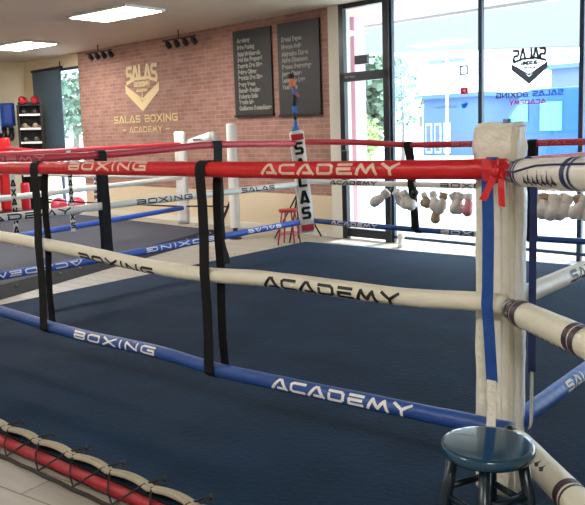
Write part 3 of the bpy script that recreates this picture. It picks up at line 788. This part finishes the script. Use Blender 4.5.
# track spotlights
def track(s, z, label, n=4):
    r0 = empty('track_light', (0,0,0), label, 'track light', 'black track lights above the brick wall'); W_(r0)
    MB().tube([(-.35,s-.42,z+.0),(-.35,s+.42,z)], .014, 8).obj('rail','blackp',r0)
    MB().tube([(-.35,s,z),(-.35,s,CH)], .01, 8).obj('rod','blackp',r0)
    for k in range(n):
        ss = s-.33+.66*k/(n-1)
        MB().tube([(-.35,ss,z-.0),(-.32,ss,z-.05),(-.27,ss+.02,z-.09)], [.02,.045,.05], 12).obj('spotlight','blackp',r0, smooth=True)
track(10.35, 2.94, 'black track light near the ceiling at the left end of the brick')
track(8.0, 2.93, 'black track light near the ceiling above and right of the gold emblem')

# ------------------------------------------------------------------ second ring
Q = Vector((5.0,7.2,0)); Lq = Vector((.3,6.1,0)); Rr = Vector((5.07,12.05,0)); Fq = Vector((.6,11.2,0))
z2_ = .10
p2 = empty('ring_platform', (3,9,0), 'second boxing ring floor in dark grey canvas with a black grommeted edge', 'boxing ring floor')
c4 = [Vector((-.3,5.12,0)), Vector((5.12,6.72,0)), Vector((5.75,12.4,0)), Vector((.2,12.0,0))]
ctr = Vector((3,9,0))
def prism(P, z0, z1, scale=1):
    V = [tuple(p-ctr)[:2]+(z0,) for p in P]+[tuple(p-ctr)[:2]+(z1,) for p in P]
    return MB().add(V, [(3,2,1,0),(4,5,6,7),(0,1,5,4),(1,2,6,5),(2,3,7,6),(3,0,4,7)])
prism(c4, .0, z2_).obj('canvas','canvas2',p2,bevel=.01)
e0 = c4[0]-ctr; e1 = c4[1]-ctr; d_ = (e1-e0).normalized(); nn = Vector((d_.y,-d_.x,0))
sk = MB(); 
sk.add([e0+nn*.002, e1+nn*.002, e1+nn*.14, e0+nn*.14, ], [(0,1,2,3)])
V = [e0, e1, e1+nn*.12, e0+nn*.12]
SKV = [Vector((v.x,v.y,z)) for v, z in ((V[0],z2_+.004),(V[1],z2_+.004),(V[2],.004),(V[3],.004))]
SKV2 = [Vector((v.x,v.y,.001)) for v in V]
sk = MB().add(SKV+SKV2, [(0,1,2,3),(4,5,6,7),(0,1,5,4),(1,2,6,5),(2,3,7,6),(3,0,4,7)]); sk.obj('apron_skirt','apron',p2)
g = MB()
for i in range(18):
    p = e0.lerp(e1, (i+.5)/18)+nn*.05; g.ell((p.x,p.y,.075), (.012,.012,.012), 8, 6)
g.obj('grommets','steel',p2)
def rope2(a, b_, z0, z1, m, label, sag=0, r=.033):
    a = Vector((a.x,a.y,z0)); b_ = Vector((b_.x,b_.y,z1)); mid = (a+b_)/2; mid.z -= sag
    return Rope([a, (a+mid)/2, mid, (b_+mid)/2, b_], m, label, 'ropes of the second ring', r)
rope2(Q, Lq, 1.31, 1.30, 'redfar', 'red rope on the near side of the second ring')
rope2(Q, Lq, .84, .84, 'white', 'white rope on the near side of the second ring')
rope2(Q, Lq, .40, .42, 'bluefar', 'blue rope on the near side of the second ring, ending at the white pad')
rope2(Q, Rr, 1.31, 1.30, 'redfar', 'sagging red rope on the brick wall side of the second ring', .12, .03)
rope2(Q, Rr, .86, .85, 'white', 'white rope on the brick wall side of the second ring', .03, .03)
rope2(Q, Rr, .42, .42, 'black', 'thin bare black cable, lowest on the brick wall side of the second ring', .03, .012)
for z, m, l in ((1.3,'redfar','red'),(.85,'white','white'),(.42,'bluefar','blue')): rope2(Rr, Fq, z, z, m, l+' rope on the far left side of the second ring')
pad_generic((5.22,7.42), 'narrow plain white corner pad on the second ring near the brick wall', 'padwhite', R_(-50), w=.17, d=.1, h=1.37, z0=.13)
pad_generic((Rr.x+.0,Rr.y-.02), 'wide red corner pad at the far left corner of the second ring', 'red', R_(-45), w=.2, d=.15, h=1.35, z0=.14)
wp = empty('ring_post', (5.10,6.25,0), 'tall white ring post with black foot and strut before the brick wall', 'ring post')
MB().lathe([(.072,.16),(.072,1.56),(.065,1.58)], n=16).obj('padded_post','padwhite',wp, smooth=False)
MB().lathe([(.085,.0),(.085,.02),(.035,.03),(.035,.16)], n=16).obj('black_foot','blackp',wp)
MB().tube([(-.03,.03,.55),(-.12,.1,.3),(-.2,.16,.16)], .018, 8).obj('strut','blackp',wp)
tb = empty('turnbuckle_cover', (5.12,7.2,1.33), 'white padded cover tilting up from the white corner pad toward the tall post', 'turnbuckle cover')
MB().tube([(-.02,-.12,.0),(-.04,-.35,.03),(-.04,-.62,.075)], [.055,.075,.085], 16).obj('sleeve','padwhite',tb,smooth=True)
MB().box((-.118,-.5,.03),(-.1,-.28,.06)).obj('label_print','gr',tb)
for zz, m, l in ((.86,'blackp','upper'),(.42,'blackp','lower')):
    h = MB().tube([(5.05,7.16,zz),(5.08,6.9,zz+.01),(5.1,6.6,zz+.02),(5.1,6.28,zz+.02)], .012, 8)
    tag(h.obj('turnbuckle',m,smooth=True), l+' bare turnbuckle between the second ring ropes and the tall white post', 'turnbuckle')
# printed black and white straps of second ring
def bwstrap(x, y, z0, z1, label, w=.055):
    r0 = empty('rope_strap', (x,y,z0), label, 'rope strap', 'black and white printed straps on the second ring')
    MB().ribbon([(0,0,0),(0,-.0,(z1-z0)/2),(.0,0,z1-z0)], w, (1,-.3,0)).obj('webbing','whitepaint',r0)
    mb = MB(); n = int((z1-z0)/.1)
    for i in range(n):
        z = .04+i*.1; c = random.choice('AXSN')
        for q in stroke_text(c, .045, .07, .26, sub=1, tx=.9): mb.add([(X*.95, -.006-X*.3, z+.035+Y) for X, Y in q], [(0,1,2,3)])
    mb.obj('print','ink',r0)
def pt2(t): return Q.lerp(Lq, t)
a = Q.lerp(Lq, .475); bwstrap(a.x, a.y-.045, .36, 1.31, 'black and white printed strap hanging in front of the pale window')
a = Q.lerp(Lq, .655); bwstrap(a.x, a.y-.045, .32, 1.1, 'left black and white printed strap on the second ring')
a = Q.lerp(Rr, .42); bwstrap(a.x-.04, a.y-.0, .42, .86, 'faint printed strap on the wall side of the second ring', .04)

# ------------------------------------------------------------------ gear at the far left
rk = empty('shelf_rack', (6.03,12.66,0), 'black gear rack with pale shelf edges beside the grey blind', 'rack')
zsh = [.35,.75,1.14,1.39,1.66,1.93]
rk.rotation_euler.z = R_(-32)
fr = MB(); fr.box((-.22,.12,0),(.22,.15,2.18)); fr.box((.19,-.15,0),(.24,.15,2.18)); fr.box((-.24,-.15,0),(-.20,.15,2.1)); fr.obj('rack_frame','blackp',rk)
for z in zsh:
    sh = MB().box((-.2,-.16,z-.012),(.19,.12,z)).obj('shelf','blackp',rk)
    MB().box((-.2,-.175,z-.03),(.19,-.16,z+.012)).obj('shelf_edge','padwhite',sh)
rm = Matrix.Rotation(R_(-32), 3, 'Z')
cols = [('gloveb','glovet'),('gloveg','gloveg'),('glove','glove'),('gloveb','gloveb'),('glovet','gloveb')]
lvl = {1.93:('gloveb','top shelf'),1.66:('glovet','second shelf from the top'),1.39:('gloveg','middle shelf'),1.14:('glove','fourth shelf from the top'),.75:('gloveb','fifth shelf')}
cn = {'gloveb':'black','glovet':'tan','gloveg':'olive','glove':'white','glover':'red'}
for z, (m, nm) in lvl.items():
    for k, dx in enumerate((-.11,.09)):
        p = rm @ Vector((dx,-.02,0))
        glove('boxing_glove', '%s glove on the %s of the black rack, %s' % (cn[m], nm, ('left','right')[k]), (m,m), (6.03+p.x, 12.66+p.y, z+.065), R_(-32), (1.35,0), 1.3, group='gloves on the black rack', hang=False)
for k, dx in enumerate((-.13,.10)):
    p = rm @ Vector((dx,-.02,0))
    glove('boxing_glove', '%s of the two large red gloves on top of the black rack' % ('left','right')[k], ('glover','glover'), (6.03+p.x,12.66+p.y,2.19), R_(-32), (1.7,.2), 1.5, group='red gloves on top of the rack', hang=False)
top = MB().box((-.24,-.15,2.10),(.24,.15,2.115)).obj('top_shelf','blackp',rk)
# blue shields on the left wall
def shield(px, y, label, w=.27):
    r0 = empty('body_shield', (px,y,1.72), label, 'body shield', 'blue padded shields at the far left', R_(-32))
    soft_box((-w/2,-.07,0),(w/2,.07,.46), .004, 8, 3, 3, 6).obj('cushion','bluepad',r0,smooth=True)
    MB().box((-w/2-.035,-.05,-.1),(-w/2-.005,.05,.44)).obj('pale_strap','paleblue',r0)
shield(5.93,13.3,'blue padded body shield beside the black rack')
shield(5.72,13.5,'blue padded body shield at the left photo edge')
hr = empty('shield_rail', (5.85,13.55,0), 'black rail on the left wall carrying the blue shields and black gloves', 'rail')
MB().tube([(-.6,.15,1.72),(.4,.15,1.72)], .02, 8).obj('rail','blackp',hr)
MB().tube([(-.5,.15,1.72),(-.5,.30,1.72)], .02, 8).obj('bracket','blackp',hr); MB().tube([(.3,.15,1.72),(.3,.30,1.72)], .02, 8).obj('bracket','blackp',hr)
for i, x in enumerate((5.62,5.78,5.92,6.06)):
    glove('boxing_glove', ['first','second','third','fourth'][i]+' black glove from the left hanging under the blue shields', ('gloveb','glover' if i in (1,) else 'gloveb'), (x,13.5-.02*i,1.7), .4*i, (0,.1), 1.5, group='black gloves under the blue shields')
for i, (x, y, z, w, h) in enumerate(((5.62,12.35,0,.17,.62),(5.55,12.95,.0,.2,1.38))):
    r0 = empty('punching_bag', (x,y,z), ['short red standing bag left of the black rack','tall red standing bag beside the red corner pad'][i], 'punching bag', 'red standing bags')
    MB().lathe([(w*.6,0),(w*.6,.05),(w*.42,.08),(w*.5,.12),(w*.5,h-.05),(w*.42,h)], n=20).obj('bag_body','glover',r0,smooth=True)
    MB().lathe([(w*.7,0),(w*.7,.05),(w*.5,.06)], n=20).obj('base','blackp',r0)
for i, (x, y, r_) in enumerate(((6.0,11.82,.16),(6.12,11.42,.17))):
    b_ = MB().ell((0,0,0),(r_,r_,r_),20,12).obj('exercise_ball','ball',smooth=True); b_.location = (x,y,r_)
    tag(b_, ['left pink exercise ball on the floor below the pale window','right pink exercise ball nearest the brick wall'][i], 'ball', 'pink exercise balls')

# ------------------------------------------------------------------ outside
struct('ground_outside', MB().box((WX+1.0,-40,-.12),(90,80,-.01)), 'asphalt')
sf = empty('canopy', (0,0,0), 'pale grey added sun-limiting canopy outside above the shop windows', 'canopy'); W_(sf)  # added overhang, its depth set to limit how far sun reaches inside
MB().box((TH,-6,3.08),(2.0,16,3.2)).obj('soffit','soffit',sf); MB().box((1.95,-6,3.04),(2.05,16,3.4)).obj('fascia','soffit',sf)
og = empty('stand_in_beam', (16.6,7.2,0), 'long grey beam added to stand in for the pale band across the top of the windows', 'stand-in beam', None, math.atan2(-4.8,4.0))  # beam and posts added to stand in for a level grey band
MB().box((-5.3,-.2,3.36),(5.3,.2,4.7)).obj('beam','fasc',og)
for q in (-5.2,5.2): MB().box((q-.1,-.1,0),(q+.1,.1,3.36)).obj('post','fasc',og)
pc = MB().box((-.14,-.14,0),(.14,.14,3.08)).obj('canopy_pillar','pink',bevel=.01); 
pl_ = Matrix.Rotation(-AN,3,'Z') @ Vector((1.1,5.72,0)); pc.location = (WX+pl_.x, pl_.y, 0); tag(pc, 'pink pillar outside just left of the glass door', 'pillar')
def outp(off, s): 
    p = Matrix.Rotation(-AN,3,'Z') @ Vector((off,s,0)); return Vector((WX+p.x, p.y, 0))
def px(x, off): # along-wall position seen through a given part of the glass is precomputed
    return x
# buildings
def building(x0, y0, w, d, h, m, label, door=True, roofm='whitepaint'):
    r0 = empty('building', (x0,y0,0), label, 'building', None, -AN)
    MB().box((0,-w/2,0),(d,w/2,h)).obj('wall',m,r0)
    MB().box((-.3,-w/2-.3,h),(d,w/2+.3,h+.2)).obj('roof',roofm,r0)
    if door:
        for k in range(3):
            a = -w/2+ w*(.52+.16*k)
            f = MB().box((-.05,a,.1),(-.0,a+w*.11,1.6)).obj('window','whitepaint',r0); MB().box((-.07,a+.06,.2),(-.05,a+w*.11-.06,1.5)).obj('pane','greybld',f)
    return r0
building(32.0, 17.3, 3.4, 6, 2.8, 'bluebld', 'pale blue low building across the car park, behind the stickers', True, 'bluebld')
b2 = building(33, 9.6, 6.5, 6, 3.9, 'greybld', 'blue grey building with pale roof band at the right beyond the blue van', False, 'bluebld')
# street lamps
def lamp(x, y, h, label, arms=((-1,),(1,))):
    r0 = empty('street_lamp', (x,y,0), label, 'street lamp', 'street lamps in the car park', -AN)
    MB().tube([(0,0,0),(0,0,h)], [.06,.04], 10).obj('pole','whitepaint',r0,smooth=True)
    for a in arms:
        MB().box((-.15,a[0]*.15-.0 if a[0]>0 else -.75,h-.08),(.15,.75 if a[0]>0 else -.15,h+.06)).obj('lamp_head','lamp',r0,bevel=.02)
        MB().tube([(0,0,h-.02),(0,a[0]*.2,h)], .03, 8).obj('arm','lamp',r0)
    return r0
lamp(24.7, 13.6, 3.95, 'twin headed street lamp seen just left of the stickers')
lamp(20.5, 5.2, 3.6, 'street lamp seen right of the reversed emblem')
lamp(17.5, 14.2, 4.4, 'street lamp pole seen through the glass door', arms=((1,),))
lamp(19.5, 7.9, 4.0, 'street lamp rising left of the reversed emblem')
# trees
def tree(x, y, h, w, m, label, seed=0, trunk=.3, name='tree', n=260):
    rnd = random.Random(seed)
    r0 = empty(name, (x,y,0), label, 'tree', 'trees across the car park')
    MB().tube([(0,0,0),(.05*w,0,h*trunk),(0,.04*w,h*.8)], [.05*w+.03,.04*w,.015], 8).obj('trunk','bark',r0,smooth=True)
    mb = MB()
    for i in range(n):
        u = rnd.uniform(-1,1); a = rnd.uniform(0,2*PI); rr = rnd.random()**.4; q = math.sqrt(1-u*u)
        c = Vector((q*math.cos(a)*w/2*rr, q*math.sin(a)*w/2*rr, h*trunk+ (h*(1-trunk))*(.5+.5*u*rr)))
        for j in range(7):
            p = c+Vector((rnd.gauss(0,.09*w),rnd.gauss(0,.09*w),rnd.gauss(0,.05*h))); s_ = .045*w*rnd.uniform(.6,1.3)
            d1 = Vector((rnd.gauss(0,1),rnd.gauss(0,1),rnd.gauss(0,1))).normalized()*s_; d2 = Vector((rnd.gauss(0,1),rnd.gauss(0,1),rnd.gauss(0,1))).normalized()*s_
            mb.add([p-d1,p-d2,p+d1,p+d2],[(0,1,2,3)])
    mb.obj('crown',m,r0)
    return r0
tree(26.6, 19.8, 4.9, 5.4, 'leaf', 'dense green tree seen through the glass door', 1, .15, n=420)
tree(22.5, 17.6, 1.9, 1.2, 'leaf3', 'light yellow green bush low in the glass door', 2, .1)
tree(22.0, 15.7, 1.9, 1.4, 'leaf3', 'small yellow green bush right in the glass door', 3, .1)
tree(21.9, 13.9, 4.4, 1.3, 'leaf4', 'pale loose tree just right of the door frame', 4, .3, n=130)
tree(31.5, 21.9, 2.4, 1.3, 'leaf2', 'small pale tree left of the low blue building', 5, .35, n=90)
tree(33.0, 25.0, 2.2, 1.3, 'leaf2', 'second small pale tree further left of the blue building', 6, .35, n=90)
tree(18.1, 28.8, 5.0, 3.4, 'leaf', 'loose tree seen through the narrow left window', 7, .3, n=170)
tree(36.5, 31.6, 4.4, 3.2, 'leaf', 'green tree left part of the glass door view', 8, .15, n=260)

# van
vn = empty('van', (18.3,6.35,0), 'large azure blue van parked outside behind the window decal', 'van', None, -AN)
prof = [(2.55,.45),(2.55,.95),(2.35,1.15),(1.75,1.35),(1.05,2.25),(.8,2.35),(-3.2,2.38),(-3.35,2.2),(-3.4,.45)]
V = [(-.9,y,z) for y,z in prof]+[(.9,y,z) for y,z in prof]; n = len(prof)
F = [tuple(range(n)), tuple(range(n,2*n))]+[(i,(i+1)%n,n+(i+1)%n,n+i) for i in range(n)]
MB().add(V,F).obj('body','vanblue',vn,bevel=.06)
MB().add([(-.93,1.0,1.5),(-.93,1.5,1.5),(-.93,1.05,2.05),(-.93,.85,2.05),(-.93,.85,1.5)],[(0,1,2,3,4)]).obj('side_window','carglass',vn)
MB().box((-.94,-.1,1.25),(-.90,.5,2.0)).obj('rear_side_window','carglass',vn)
for y in (1.7,-2.3):
    w_ = MB().tube([(-.93,y,.36),(-.72,y,.36)], .36, 24).obj('wheel','tyre',vn); MB().tube([(-.95,y,.36),(-.93,y,.36)], .2, 18).obj('hubcap','steel',w_)
    w_ = MB().tube([(.72,y,.36),(.93,y,.36)], .36, 24).obj('wheel','tyre',vn)
MB().tube([(-.95,1.7+.5*math.cos(a),.4+.5*math.sin(a)) for a in [PI*i/12 for i in range(13)]], .02, 6).obj('wheel_arch','strapd',vn)
MB().box((-1.1,1.35,1.35),(-.9,1.5,1.6)).obj('mirror','blackp',vn,bevel=.02)
cn_ = empty('traffic_cone', (14.5,4.9,0), 'small orange red cone outside in front of the blue van', 'traffic cone')
MB().lathe([(.2,0),(.2,.03),(.14,.04),(.03,.72),(.02,.75)], n=18).obj('cone_body','cone',cn_,smooth=False)

# ------------------------------------------------------------------ light
sun = bpy.data.lights.new('sun','SUN'); sun.energy = 5.5; sun.angle = .009; sun.color = (1,.97,.92)
so = bpy.data.objects.new('sun', sun); COL.objects.link(so)
# direction light travels: from outside (+x) inward and down
el = R_(51); az = R_(-8)
dv = Vector((-math.cos(el)*math.cos(az), -math.cos(el)*math.sin(az), -math.sin(el)))
so.rotation_euler = dv.to_track_quat('-Z','Y').to_euler()
w = bpy.data.worlds.new('World'); sc.world = w; w.use_nodes = True
nt = w.node_tree; bg = nt.nodes['Background']; bg.inputs['Color'].default_value = (.84,.93,1,1); bg.inputs['Strength'].default_value = 2.6

# ------------------------------------------------------------------ camera
P = dict(cx=-2.4812, cy=-1.1214, ze=1.4625, yaw=0.6967, pitch=0.1246, roll=0.0308, f=770.34, v0=226.9)
c, s = math.cos(P['yaw']), math.sin(P['yaw']); cp_, sp_ = math.cos(P['pitch']), math.sin(P['pitch']); cr, sr = math.cos(P['roll']), math.sin(P['roll'])
def vec(X, Y, Z):
    r_ = X*cr+Y*sr; u = -X*sr+Y*cr; f_ = cp_*Z+u*sp_; up_ = -sp_*Z+u*cp_
    return Vector((f_*c+r_*s, f_*s-r_*c, up_))
Rm = Matrix((vec(1,0,0), vec(0,1,0), -vec(0,0,1))).transposed()
cam = bpy.data.cameras.new('camera'); co = bpy.data.objects.new('camera', cam); COL.objects.link(co)
co.matrix_world = Matrix.Translation((P['cx'],P['cy'],P['ze'])) @ Rm.to_4x4()
cam.sensor_width = 36; cam.lens = P['f']/585*36; cam.shift_y = (P['v0']-252.5)/585; cam.clip_start = .05; cam.clip_end = 300
sc.camera = co
vs = sc.view_settings; vs.view_transform = 'Standard'; vs.look = 'None'; vs.gamma = 1; vs.exposure = 1.3; vs.use_curve_mapping = False
